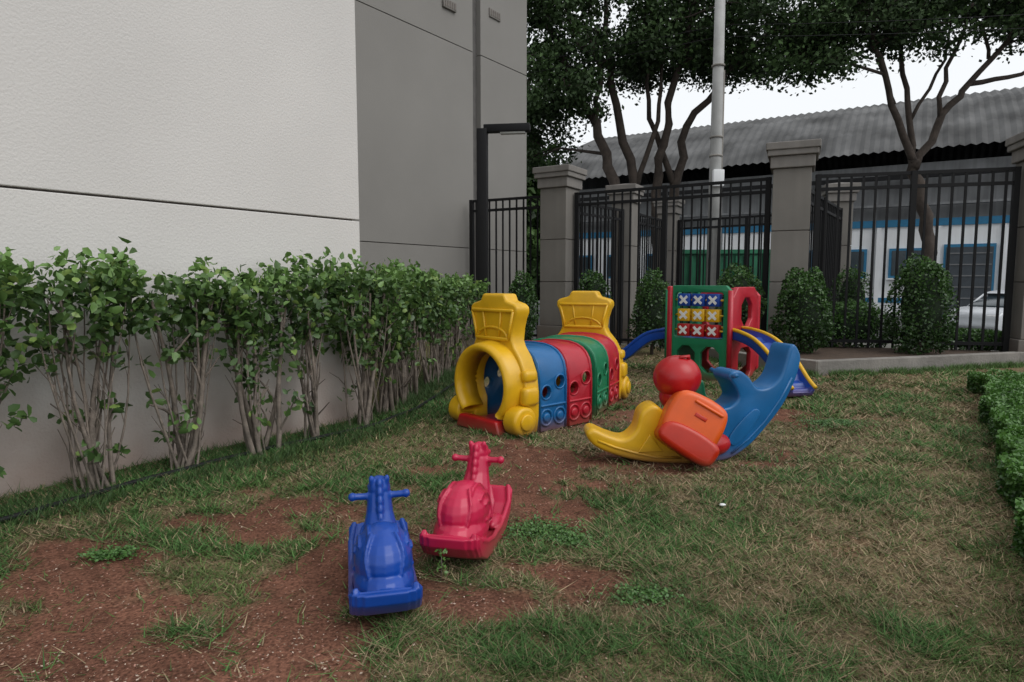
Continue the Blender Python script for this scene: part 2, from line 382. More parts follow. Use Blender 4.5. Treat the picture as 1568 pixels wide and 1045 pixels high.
A=np.stack([Pa[:,0]-.007,Pa[:,1],z0],1);B=np.stack([Pa[:,0]+.007,Pa[:,1],z0],1);T=np.stack([Pa[:,0]+np.cos(la)*h*.6,Pa[:,1]+np.sin(la)*h*.6,z0+h],1)
fast('kerb_grass',np.stack([A,B,T],1).reshape(-1,3),np.arange(n*3).reshape(-1,3),M_grass,np.repeat(np.array([.07,.13,.035])*(.5+.9*RNG.random(n))[:,None],3,0))

# ------------------------------------------------------------ wall hedge (row of leggy shrubs)
pl=np.array([(-4.75,1.0),(WX(2.75)+.47,2.75),(WX(3.83)+.45,3.83),(WX(5.1)+.44,5.1),(-1.36,5.75),(-1.2,6.4),(-1.13,7.4),(-1.0,8.7),(-.8,10.0),(-.58,10.9)])
seg=np.linalg.norm(np.diff(pl,axis=0),axis=1); cum=np.concatenate([[0],np.cumsum(seg)]); LT=cum[-1]
def hp(s): return np.stack([np.interp(s,cum,pl[:,0]),np.interp(s,cum,pl[:,1])],-1)
def ht(s):
    d=hp(np.asarray(s)+.15)-hp(np.asarray(s)-.15); d=d/(np.linalg.norm(d,axis=-1)[...,None]+1e-9); return np.stack([-d[...,1],d[...,0]],-1)
hedge=empty('hedge')
bases=[]; s=.2
while s<LT: bases.append(s); s+=random.uniform(.50,.72)
bases=np.array(bases)
CC=[]
V=[];F=[]
for bs in bases:
    c_=hp(bs); tt=hp(min(bs+.1,LT))-hp(max(bs-.1,0)); tt=tt/np.linalg.norm(tt); nn=np.array([-tt[1],tt[0]])
    topz=1.37+random.uniform(-.08,.04)-.012*max(0,bs-6); low=random.choice([.5,.62,.78,.9])+random.uniform(-.05,.05); hwid=random.uniform(.26,.36); ns=random.randint(9,14)
    if bs>6: low=min(low,.68)
    tips=[]
    for k in range(ns):
        a=random.uniform(-1,1)*.9*hwid; o_=random.uniform(-1,1)*.13; r0=random.choice([.005,.007,.009,.013,.018]); P=[]; ph=random.random()*6
        b0=np.array(c_)+tt*random.gauss(0,.05)+nn*random.gauss(0,.035)
        for j in range(7):
            f=j/6; q=b0+tt*(a*f**.75+.03*math.sin(ph+5*f))+nn*(o_*f+.03*math.cos(ph+4*f)); P.append((q[0],q[1],-.03+(topz-.15)*f))
        tube(V,F,P,[r0*(1.3-.8*j/6) for j in range(7)],5,False)
        for q in range(3):
            j=random.randint(1,5); s0=Vector(P[j]); e=s0+Vector((tt[0]*random.uniform(-.16,.16)+nn[0]*random.uniform(-.12,.12),tt[1]*random.uniform(-.16,.16)+nn[1]*random.uniform(-.12,.12),random.uniform(.1,.3)))
            tube(V,F,[s0,(s0+e)/2+Vector((.01,0,.01)),e],[r0*.6,r0*.5,r0*.3],4,False)
            if e.z>low-.15: tips.append(e)
    nclump=int(128*(topz-low))
    for k in range(nclump):
        f=random.random()**.62; zc=low+(topz-low)*f
        if f<.4 and random.random()<.38: continue
        wloc=hwid*(.42+.58*min(1,f*1.6)); a=random.uniform(-1,1)*wloc; o_=random.uniform(-1,1)*(.10+.14*min(1,f*2))
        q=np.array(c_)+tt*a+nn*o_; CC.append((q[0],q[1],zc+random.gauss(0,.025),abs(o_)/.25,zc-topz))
    for e in tips:
        if random.random()<.4: CC.append((e.x,e.y,e.z,.6,e.z-topz))
    for k in range(random.randint(1,5)):
        q=np.array(c_)+tt*random.uniform(-.2,.2)+nn*random.uniform(-.12,.12); CC.append((q[0],q[1],random.uniform(.2,.7),.8,-.5))
    for k in range(3):
        if random.random()<.6:
            q=np.array(c_)+tt*random.uniform(-.25,.25); e=(q[0],q[1],topz+random.uniform(.02,.10)); tube(V,F,[(q[0],q[1],topz-.2),e],[.004,.002],4,False); CC.append((*e,1,0.0)); CC.append((e[0],e[1],e[2]-.04,1,0.0))
mk('stems',V,F,M_stem,hedge,smooth=True)
CC=np.array(CC); rep=np.repeat(np.arange(len(CC)),RNG.integers(7,18,len(CC))); n=len(rep)
C=CC[rep,:3]+RNG.normal(0,1,(n,3))*np.array([.042,.042,.034])
b=(.32+.4*CC[rep,3]+.7*ss(-.14,.0,CC[rep,4]+C[:,2]-CC[rep,2]))*(.4+.75*RNG.random(len(CC)))[rep]*(.5+.9*RNG.random(n)); b=np.clip(b,0,1.1)[:,None]  # lit top and outer leaves, shaded inner ones, put into leaf colour
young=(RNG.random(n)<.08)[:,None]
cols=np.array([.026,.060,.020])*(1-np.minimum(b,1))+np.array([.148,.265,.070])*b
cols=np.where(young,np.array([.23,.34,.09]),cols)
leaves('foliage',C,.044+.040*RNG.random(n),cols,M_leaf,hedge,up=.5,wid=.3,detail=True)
N=30000; s=RNG.random(N)*LT; o_=RNG.normal(-.12,.2,N); p=hp(s)+ht(s)*o_[:,None]; k=((p[:,0]-WX(p[:,1]))*.812>.04)|(p[:,1]>6.2); k&=(vn(s*4,o_*8)>.36); p=p[k]; n=len(p)
h=.03+.10*RNG.random(n)**1.5; ang=RNG.random(n)*6.28; w=.004; la=RNG.random(n)*6.28; z0=gz(p[:,0],p[:,1])-.01
A=np.stack([p[:,0]-np.cos(ang)*w,p[:,1]-np.sin(ang)*w,z0],1);B=np.stack([p[:,0]+np.cos(ang)*w,p[:,1]+np.sin(ang)*w,z0],1)
T=np.stack([p[:,0]+np.cos(la)*h*.7,p[:,1]+np.sin(la)*h*.7,z0+h],1)
fast('border_grass',np.stack([A,B,T],1).reshape(-1,3),np.arange(n*3).reshape(-1,3),M_grass,np.repeat(np.array([.055,.105,.034])*(.5+.9*RNG.random(n))[:,None],3,0))
hs=[(-3.6,2.3),(-2.73,3.38),(-2.42,4.0),(-2.08,4.55),(-1.65,5.15),(-1.2,5.75),(-.95,6.4),(-.8,7.5),(-.62,8.6),(-.5,10)]
tubeobj('irrigation_hose',[(a,b_,float(gz(a,b_)[0])+.032) for a,b_ in [( (1-t)*hs[i][0]+t*hs[i+1][0], (1-t)*hs[i][1]+t*hs[i+1][1]) for i in range(len(hs)-1) for t in (0,.25,.5,.75)]],.016,M_iron,n=7)

# ------------------------------------------------------------ low right hedge
d=np.array([.547,.837]); nr=np.array([.837,-.547]); o0=np.array([1.12,.95])
N=100000; L2=8.05; a=RNG.random(N)**.8*L2; 
wv=RNG.random(N)*2.6; ztop=.25+.04*(fbm(a,wv,2.5)-.5)*2
side=RNG.random(N)<.30
ed=.12*(vn(a*2.4,a*0+5)-.5)+.08*(vn(a*7,a*0+9)-.5)
wv=np.where(side,ed+.08*RNG.random(N),ed+wv); zz=np.where(side,ztop*RNG.random(N),ztop-.06*RNG.random(N)**2+.035*RNG.random(N))
zz-= np.where(wv<ed+.22,.08*(1-(wv-ed)/.22),0)*(~side)
endcap=a>L2-.12; zz=np.where(endcap,zz*RNG.random(N),zz)
P=o0+d*a[:,None]+nr*wv[:,None]
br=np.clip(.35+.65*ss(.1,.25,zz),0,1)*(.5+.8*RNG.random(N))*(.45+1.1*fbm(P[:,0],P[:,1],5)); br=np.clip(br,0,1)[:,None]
lh=empty('low_hedge')
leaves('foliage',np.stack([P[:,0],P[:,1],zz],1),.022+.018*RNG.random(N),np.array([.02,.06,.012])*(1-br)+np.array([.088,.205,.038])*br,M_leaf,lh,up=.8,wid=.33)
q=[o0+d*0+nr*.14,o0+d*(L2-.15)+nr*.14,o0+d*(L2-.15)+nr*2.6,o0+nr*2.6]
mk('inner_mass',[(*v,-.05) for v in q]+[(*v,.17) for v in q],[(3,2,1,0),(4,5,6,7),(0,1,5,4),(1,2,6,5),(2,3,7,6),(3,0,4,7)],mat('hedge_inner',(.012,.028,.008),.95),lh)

# ------------------------------------------------------------ shrubs
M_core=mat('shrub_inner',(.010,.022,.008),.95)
def shrub(c,rx,z0,z1,n=3500,ls=.05,bright=1.,ry=None,stem=True,rz=0):
    ry=ry or rx; e=empty('shrub',(c[0],c[1],0),rz); zc=(z0+z1)/2; rzv=(z1-z0)/2
    u=unit(n); k=1+.42*(vn(u[:,0]*2.5+c[0]*3,u[:,2]*2.5+u[:,1]*2)-.5)-.22*RNG.random(n)**2+.09*RNG.random(n)**2
    f=np.abs(u)**.8*np.sign(u); f/=np.linalg.norm(f,axis=1)[:,None]**.8
    f[:,0]*=1-.22*f[:,2]; f[:,1]*=1-.22*f[:,2]
    C=f*np.array([rx,ry,rzv])*k[:,None]+np.array([0,0,zc])
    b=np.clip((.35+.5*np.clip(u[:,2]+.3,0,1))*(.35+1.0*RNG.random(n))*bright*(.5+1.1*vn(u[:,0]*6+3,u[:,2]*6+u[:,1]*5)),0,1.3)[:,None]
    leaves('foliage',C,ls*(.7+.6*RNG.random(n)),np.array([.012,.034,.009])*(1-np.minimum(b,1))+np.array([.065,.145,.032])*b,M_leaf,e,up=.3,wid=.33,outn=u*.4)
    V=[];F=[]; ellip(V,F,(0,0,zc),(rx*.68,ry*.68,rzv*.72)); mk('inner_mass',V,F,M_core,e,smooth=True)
    if stem: tubeobj('stem',[(0,0,-.05),(.01,0,z0+.3)],.03,M_bark,e,8)
shrub((.18,12.6),.30,.1,1.45); shrub((2.45,11.4),.36,.1,1.45); shrub((1.6,12.9),.3,.6,1.5,2000)
shrub((4.7,10.5),.43,.12,1.5,6000); shrub((6.55,10.45),.43,.12,1.70,6000); shrub((3.9,11.3),.38,.5,1.55,2500)
shrub((6.7,12.9),.36,.1,1.62,2500); shrub((6.0,11.55),.75,.1,.92,4500,.05,2.4,ry=.3,stem=False); shrub((7.7,11.2),.9,.1,.48,4500,.05,2.2,ry=.3,stem=False,rz=R(-16))
shrub((9.6,10.9),.9,.1,.9,4000,.05,1.4,ry=.4,stem=False)

# ------------------------------------------------------------ trees
def tree(name,limbs,crowns,leaf=.17,per=150,spread=.62,br=1.):
    e=empty(name); V=[];F=[]; pts=[]
    for P,r0,r1 in limbs:
        P=[Vector(p) for p in P]; Q=[]
        for i in range(len(P)-1):
            for k in range(4):
                t=k/4; q=P[i].lerp(P[i+1],t); 
                if i or k: q+=Vector((random.gauss(0,1),random.gauss(0,1),random.gauss(0,.5)))*min(.09,r0*.4)
                Q.append(q)
        Q.append(P[-1]); n=len(Q)
        tube(V,F,Q,[r0+(r1-r0)*i/(n-1) for i in range(n)],9,True)
        pts+=[(q,r0+(r1-r0)*i/(n-1)) for i,q in enumerate(Q) if i>n*.45]
    cs=[]
    for c,r,n in crowns:
        u=unit(n)*(RNG.random(n)**.38)[:,None]; u[:,2]=np.where(u[:,2]<-.45,-.45-.3*(u[:,2]+.45),u[:,2])
        for q in u*np.array(r)+np.array(c):
            q=Vector(q); s0,r0=min(pts,key=lambda a:(a[0]-q).length+max(0,a[0].z-q.z)*1.5)
            m_=s0.lerp(q,.5)+Vector((random.gauss(0,.15),random.gauss(0,.15),.12*(q-s0).length))
            tube(V,F,[s0,m_,q],[min(r0*.6,.07),min(r0*.45,.04),.012],5,False)
            if random.random()<.5: pts.append((m_,.05))
            cs.append(q)
    cs=np.array(cs); nc=len(cs)
    sz=.5+.9*RNG.random(nc); cnt=(per*sz).astype(int); rep=np.repeat(np.arange(nc),cnt); n=len(rep)
    g=RNG.normal(0,1,(n,3))*np.array([1,1,.55])*spread*sz[rep][:,None]*.62
    tone=.45+.9*RNG.random(nc); b=np.clip(tone[rep]*(.35+.75*RNG.random(n))*br*(1+.35*np.clip(g[:,2]/spread,-1,1)),0,1.5)[:,None]  # clump undersides darkened in the leaf colour, as painted shade
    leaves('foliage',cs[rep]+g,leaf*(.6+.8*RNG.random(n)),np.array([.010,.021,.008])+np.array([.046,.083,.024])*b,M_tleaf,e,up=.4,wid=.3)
    mk('trunk_and_limbs',V,F,M_bark,e,smooth=True)
tree('tree',[([(4.3,24,-.6),(4.1,24,3),(3.8,24,4.9),(2.9,24,6.9),(1.8,24.5,9.5),(1.0,25,11.5)],.28,.08),
 ([(4.5,24.2,-.6),(4.5,24.2,4.5),(4.0,24.3,7),(3.5,25,9.8),(3.4,25,12)],.23,.07),
 ([(5.4,24.2,-.6),(5.2,24.2,4.5),(5.5,24.2,6.9),(6.3,24,9.7),(6.6,24.5,12)],.22,.07),
 ([(6.0,24.5,-.6),(6.0,24.5,4.7),(6.4,24.5,6.9),(7.8,24.3,8.9),(9.6,24,10.3)],.22,.06),
 ([(6.0,24.5,4.7),(5.0,24.5,7.2),(4.8,24,9.5)],.13,.05),([(4.5,24.2,4.5),(5.2,24.0,7),(5.4,24,9.4)],.11,.05),([(2.9,24,6.9),(3.2,24,8.6),(2.6,24,10)],.11,.05)],
 [((1.3,24.5,8.4),(2.3,3,2.4),70),((.8,24.5,11.6),(2.2,2,1.6),30),((4.2,25,10.2),(3.8,3.5,2.5),105),((7.6,24.2,9.9),(3.0,3,1.9),85),((5.5,23,12.6),(6.5,4,2.0),50),((1.2,27,6.6),(1.2,1.5,1.6),22)],per=170,leaf=.165)
tree('tree',[([(14.2,22,-.6),(13.95,22,1.8),(13.7,22,3.5),(13.25,22,5.3)],.25,.18),
 ([(13.25,22,5.2),(12.4,21.8,7.0),(11.5,21.5,8.8),(10.6,21,10.2)],.13,.05),
 ([(13.2,22,5.2),(13.1,22.2,7.2),(12.9,22.5,9),(13.4,22,11)],.11,.05),
 ([(13.3,22,5.0),(14.2,22,6.8),(14.9,22,7.7),(16.2,21.8,9.3),(17.8,21.5,10.2)],.14,.05),
 ([(14.0,22,6.4),(14.2,22,8.2),(15.0,22,10.5)],.09,.04),
 ([(14.9,22,7.7),(16.6,22,8.0),(18.4,22,8.9)],.09,.04),
 ([(12.4,21.8,7.0),(11.9,22,8.4),(12.2,22,10)],.07,.03),
 ([(13.15,22.1,6.6),(14.3,22.3,8.6),(14.2,22,9.9)],.06,.03),([(15.5,22,8.5),(15.3,22,9.6),(15.8,22,10.6)],.06,.03)],
 [((10.9,21.5,9.6),(2.6,2.2,1.2),75),((14.2,22,10.4),(3.4,2.6,1.25),95),((18.0,21.8,10.4),(2.6,2.4,1.3),70),((9.7,21.5,8.3),(1.3,1.2,.9),26),((16.5,21.5,9.3),(2.2,1.5,.5),18),((13.5,21.5,9.0),(2.2,1.5,.5),16),((14,22,12),(6,2.5,.7),30)],per=115,spread=.58,leaf=.155)
N=16000; cc=np.array([(.2,37,4,3.2),(-1.5,36,7,3.5),(.9,34,2.0,2.0),(30,60,9,5),(42,54,8,5)])
i=RNG.integers(0,len(cc),N); u=unit(N)*(.75+.25*RNG.random(N))[:,None]; C=cc[i,:3]+u*cc[i,3:4]*(1+.5*(vn(u[:,0]*3+i*7,u[:,2]*3)-.5))[:,None]
b=np.clip(.3+.5*u[:,2]+.5*RNG.random(N),0,1.2)[:,None]
leaves('distant_trees',C,.35+.3*RNG.random(N),np.array([.012,.026,.009])+np.array([.055,.10,.025])*b,M_tleaf,up=.5,wid=.36)
V=[];F=[]
for q in cc: ellip(V,F,q[:3],(q[3]*.72,)*3); tube(V,F,[(q[0],q[1],-.6),(q[0],q[1],q[2])],[.25,.15],8,False)
mk('distant_tree_trunks',V,F,M_core,smooth=True)

# ------------------------------------------------------------ warehouse
wd=math.atan2(-.519,.855)
wh=empty('warehouse',(3.2,43.8,-.5),wd); WL=42.5
M_wwhite=mat('white_paint',(.80,.81,.82),.8,.08,.6,streak=.12); M_wblue=mat('blue_paint',(.02,.16,.30),.6,.1); M_up=mat('aged_metal',(.19,.195,.20),.8,.3,.7,streak=.3)
box('facade_lower',(WL/2,10,2.3),(WL,20,4.6),M_wwhite,wh); box('facade_upper',(WL/2,10.15,6.15),(WL-.1,19.9,3.1),M_up,wh)
box('blue_band',(WL/2,-.03,4.72),(WL,.1,.36),M_wblue,wh)
box('gutter',(WL/2,-.3,7.0),(WL,.25,.2),M_iron,wh); box('ledge',(WL/2,-.2,5.6),(WL,.4,.12),M_up,wh)
box('blue_band_low',(WL/2,-.015,.8),(WL,.04,.25),M_wblue,wh)
M_glass=mat('window_glass',(.03,.045,.055),.12,.2,2); M_gate=mat('gate_dark',(.05,.06,.07),.7)  # gate panels use an even dark grey-blue
for k in range(16):
    xx=1.6+k*2.6
    if k%5==3:
        box(f'gate_frame_{k}',(xx,-.06,1.8),(2.1,.1,3.6),M_wblue,wh); box(f'gate_{k}',(xx,-.12,1.75),(1.9,.06,3.4),M_gate,wh)
        for q in range(6): box(f'gate_slat_{k}_{q}',(xx,-.16,.4+q*.55),(1.8,.03,.06),M_up,wh)
    else:
        box(f'window_frame_{k}',(xx,-.06,2.7),(1.6,.1,1.5),M_wblue,wh)
        for q in (-1,1): box(f'window_pane_{k}_{q}',(xx+q*.36,-.12,2.7),(.62,.05,1.26),M_glass,wh)
        box(f'sill_{k}',(xx,-.14,1.9),(1.75,.2,.08),M_wwhite,wh)
    box(f'pilaster_{k}',(xx+1.3,-.05,2.27),(.2,.12,4.5),M_wwhite,wh)
    if k%3==0: tubeobj(f'downpipe_{k}',[(xx+1.1,-.12,0),(xx+1.1,-.12,6.9)],.05,M_up,wh,6)
M_roof=mat('corrugated_roof',(.115,.115,.115),.9,.45,.5,.3,6,spec=.1)
nu=int(WL/.11); nv=14; V=[];F=[]
RH=5.1
for j in range(nv+1):
    f=j/nv; yy=-.6+20.6*f; zz_=7.5+RH*math.sin(math.pi*(.03+.94*f))**.8
    lip=.09*(1 if j%2 else 0)
    for i in range(nu+1):
        xx=-.5+(WL+1)*i/nu; V.append((xx,yy,zz_+.05*math.sin(i*math.pi*.5)+lip))
for j in range(nv):
    for i in range(nu): a=j*(nu+1)+i; F.append((a,a+1,a+nu+2,a+nu+1))
mk('roof',V,F,M_roof,wh)
prism('gable',[(0,4.9)]+[(-.5+20.4*f,7.35+RH*math.sin(math.pi*(.03+.94*f))**.8) for f in [k/12 for k in range(13)]]+[(20,4.9)],-.3,.02,M_up,wh,bv=0,plane='YZ')
gc=empty('green_container',(6.6,20.8,-.5),R(-5)); M_cg=mat('green_metal',(.015,.14,.07),.6,.25,2)
box('body',(0,0,1.35),(3.0,1.8,2.6),M_cg,gc,bv=.03,hard=True)
for k in range(11): box(f'rib_{k+1}',(-1.35+.27*k,-.93,1.35),(.09,.07,2.4),M_cg,gc)
box('top_rail',(0,-.93,2.68),(3.06,.12,.12),M_cg,gc); box('bottom_rail',(0,-.93,.08),(3.06,.12,.14),M_iron,gc)
up=empty('utility_pole',(5.62,18.4,-.5)); V=[];F=[]; tube(V,F,[(0,0,0),(0,0,13)],[.19,.115],16); mk('shaft',V,F,M_pole,up,smooth=True)
for zc in (5.2,5.7,7.6): tubeobj(f'band_{zc}',[(0,0,zc),(0,0,zc+.05)],.18,M_conc,up,16)
box('junction_box',(.02,-.2,4.6),(.3,.14,.45),M_wwhite,up,bv=.02); tubeobj('conduit',[(.17,-.05,0),(.15,-.05,7.5)],.025,M_conc,up,8)
ow=empty('overhead_wires')
for k,(z1_,z2) in enumerate([(11.2,10.2),(10.8,9.7),(8.2,8.6),(7.9,8.2)]):
    for sgn,ex,ey in ((-1,-14,26),(1,30,13)):
        P=[]
        for j in range(13):
            f=j/12; P.append((5.62+(ex-5.62)*f,18.4+(ey-18.4)*f,z1_+(z2-z1_)*f-1.1*4*f*(1-f)*.5))
        tubeobj(f'wire_{k}_{sgn}',P,.008,M_iron,ow,5)

# ------------------------------------------------------------ parked car
M_tyre=mat('tyre',(.02,.02,.02),.9)
def car(c,rz,paint):
    e=empty('parked_car',(c[0],c[1],-.5),rz)
    body=smooth_outline([(-2,.35),(-2.02,.75),(-1.9,.95),(-1.5,1.0),(1.1,1.0),(1.9,.85),(2.03,.6),(2.0,.32),(1.0,.25),(-1,.25)],4)
    prism('body',body,-.82,.82,paint,e,bv=.08)
    cab=smooth_outline([(-1.85,.95),(-1.55,1.3),(-1.1,1.46),(.1,1.46),(.5,1.3),(1.15,.95)],4)
    prism('cabin_glass',cab,-.70,.70,M_glass,e,bv=.06); 
    prism('roof',smooth_outline([(-1.5,1.38),(-1.1,1.49),(.1,1.49),(.4,1.38)],4),-.67,.67,paint,e,bv=.02)
    for s_ in (-1,1):
        for p_ in ((-1.8,-1.5),(-.35,-.3),(1.1,.42)): tubeobj('roof_pillar',[(p_[0],s_*.76,.98),(p_[1],s_*.67,1.42)],.035,paint,e,8)
        for x_ in (-1.3,1.3):
            tubeobj('wheel',[(x_,s_*.84,.31),(x_,s_*.64,.31)],.31,M_tyre,e,20); tubeobj('hub',[(x_,s_*.86,.31),(x_,s_*.8,.31)],.18,M_conc,e,14)
        box('headlight',(1.93,s_*.6,.72),(.16,.34,.14),M_white,e,bv=.03); box('tail_light',(-1.96,s_*.66,.85),(.1,.22,.25),M_crim,e,bv=.02)
    box('plate',(-2.03,0,.7),(.02,.4,.12),M_white,e)
car((15.9,20.6),R(200),mat('silver_paint',(.55,.57,.6),.3,.05,metal=.1))

# ------------------------------------------------------------ toys: rocking ride-ons
def rocker(loc,rz,m,s=1.):
    V=[];F=[]
    bot=[(-.365,.125),(-.32,.07),(-.22,.02),(-.08,.0),(.08,.0),(.20,.02),(.29,.065),(.34,.135)]
    top=[(.355,.175),(.28,.115),(.18,.08),(.08,.06),(-.08,.06),(-.2,.085),(-.30,.125),(-.37,.17)]
    for wd_,sc_ in ((.134,.92),(.126,.97),(.108,1.0),(.08,1.02)): 
        addprism(V,F,[(p[0]*sc_,p[1]) for p in bot+top],-wd_,wd_)
    for sy in (-1,1):
        tube(V,F,[(p[0]*.94,sy*(.126 if -.34<p[0]<.32 else .108),p[1]+.008) for p in top],[.013]*8,8)
    # full rounded seat body
    ellip(V,F,(-.12,0,.205),(.175,.116,.128)); ellip(V,F,(-.15,0,.13),(.195,.120,.09)); ellip(V,F,(.03,0,.15),(.18,.095,.10)); ellip(V,F,(.0,0,.205),(.15,.085,.08))
    # arched neck and horse head
    tube(V,F,[(.03,0,.13),(.09,0,.23),(.125,0,.30),(.145,0,.375)],[.095,.076,.058,.050],14)
    ellip(V,F,(.16,0,.40),(.062,.048,.050)); 
    tube(V,F,[(.15,0,.40),(.215,0,.365),(.265,0,.32)],[.050,.040,.034],12); ellip(V,F,(.268,0,.318),(.038,.036,.034)); ellip(V,F,(.18,0,.35),(.05,.04,.04))
    for k in range(6):
        f=k/5; ellip(V,F,(.115-.065*f,0,.425-.17*f),(.026,.016,.030))
    for sy in (-1,1):
        tube(V,F,[(.135,sy*.026,.425),(.128,sy*.033,.450),(.126,sy*.034,.462)],[.018,.013,.005],8); ellip(V,F,(.20,sy*.040,.392),(.013,.010,.013))
        tube(V,F,[(.145,0,.368),(.14,sy*.07,.368),(.135,sy*.115,.371)],[.018,.015,.015],10); ellip(V,F,(.135,sy*.115,.371),(.020,.018,.019))
        for rad in (.040,.074,.108):
            P=[]
            for k in range(12):
                a=-2.2+k*4.4/11; px_=-.12+rad*math.cos(a)*1.35; pz_=.21+rad*math.sin(a)
                q=1-((px_+.12)/.175)**2-((pz_-.205)/.128)**2
                P.append((px_,sy*(.116*math.sqrt(max(q,.05))),pz_))
            tube(V,F,P,[.0095]*12,6)
        # haunch seam seen from behind
        P=[]
        for k in range(8):
            a=-.35+k*1.55/7; y_=.052+.02*math.sin(k*.5); P.append((-.12-.178*math.cos(a)*math.sqrt(1-(y_/.119)**2),sy*y_,.205+.130*math.sin(a)*.97))
        tube(V,F,P,[.008]*8,6)
        tube(V,F,[(.02,sy*.088,.12),(.07,sy*.09,.18),(.105,sy*.066,.25)],[.014]*3,6)
        ellip(V,F,(.08,sy*.098,.085),(.08,.03,.03))
    e=empty('rocking_toy',loc,rz); e.scale=(s,s,s)
    o=mk('moulded_body',V,F,m,e,smooth=True); remesh(o,.0046,3); return e
rocker((-.545,2.64,.0),R(104),M_dblue,1.0); rocker((-.205,3.15,.0),R(78),M_pink,1.05)

# ------------------------------------------------------------ toy train tunnel
tr=empty('play_train_tunnel',(0,0,0))
def arch(w,h,n=14):
    pts=[(-w,0)]; h1=h-w*.80
    for k in range(n+1):
        a=math.pi-math.pi*k/n; pts.append((w*math.copysign(abs(math.cos(a))**.68,math.cos(a)),h1+w*.80*abs(math.sin(a))**.68))
    pts.append((w,0)); return pts
def cyl(axis,c,r,l,r2=None,n=28):
    V=[];F=[]
    d=Vector((1,0,0)) if axis=='x' else Vector((0,1,0)); c=Vector(c)
    tube(V,F,[c-d*l/2,c+d*l/2],[r,r2 or r],n); return V,F
def seg_train(name,p,ang,L,m,holes=True):
    e=bpy.data.objects.new(name,None); e.location=(p[0],p[1],0); e.rotation_euler=(0,0,ang); link(e,tr)
    out=arch(.41,.73); inn=arch(.365,.685)
    o=prism('shell',out+inn[::-1],0.004,L-.004,m,e,bv=0,plane='YZ')
    if holes:
        cut=[]
        for (x_,z_,r_) in ((L*.27,.34,.055),(L*.74,.42,.055)):
            V,F=cyl('y',(x_,0,z_),r_,1.2); cut.append(mk('cut',V,F,m,e))
        bpy.context.view_layer.update(); boolcut(o,cut)
    bevel(o,.012,3,40)
    for s_ in (-1,1):
        for x_ in (L*.27,L*.73):
            V=[];F=[]; cc_=[(x_+.07*math.cos(a),s_*.412,.12+.07*math.sin(a)) for a in [k*2*math.pi/20 for k in range(21)]]
            tube(V,F,cc_,[.012]*21,6,False); mk('wheel_rim',V,F,m,e,smooth=True)
            V,F=cyl('y',(x_,s_*.405,.12),.04,.05); bevel(mk('wheel_hub',V,F,m,e),.012,2)
        for x_,z_ in ((L*.27,.34),(L*.74,.42)):
            V=[];F=[]; cc_=[(x_+.062*math.cos(a),s_*.410,z_+.062*math.sin(a)) for a in [k*2*math.pi/20 for k in range(21)]]
            tube(V,F,cc_,[.009]*21,6,False); mk('porthole_rim',V,F,m,e,smooth=True)
        box('side_rib',(L/2,s_*.41,.225),(L-.05,.03,.02),m,e,bv=.008)
    for x_ in (.02,L-.02):
        V=[];F=[]; P=[(x_,q[0]*1.0,q[1]*1.0) for q in out]; tube(V,F,P,[.013]*len(P),8); mk('rim',V,F,m,e,smooth=True)
    return e
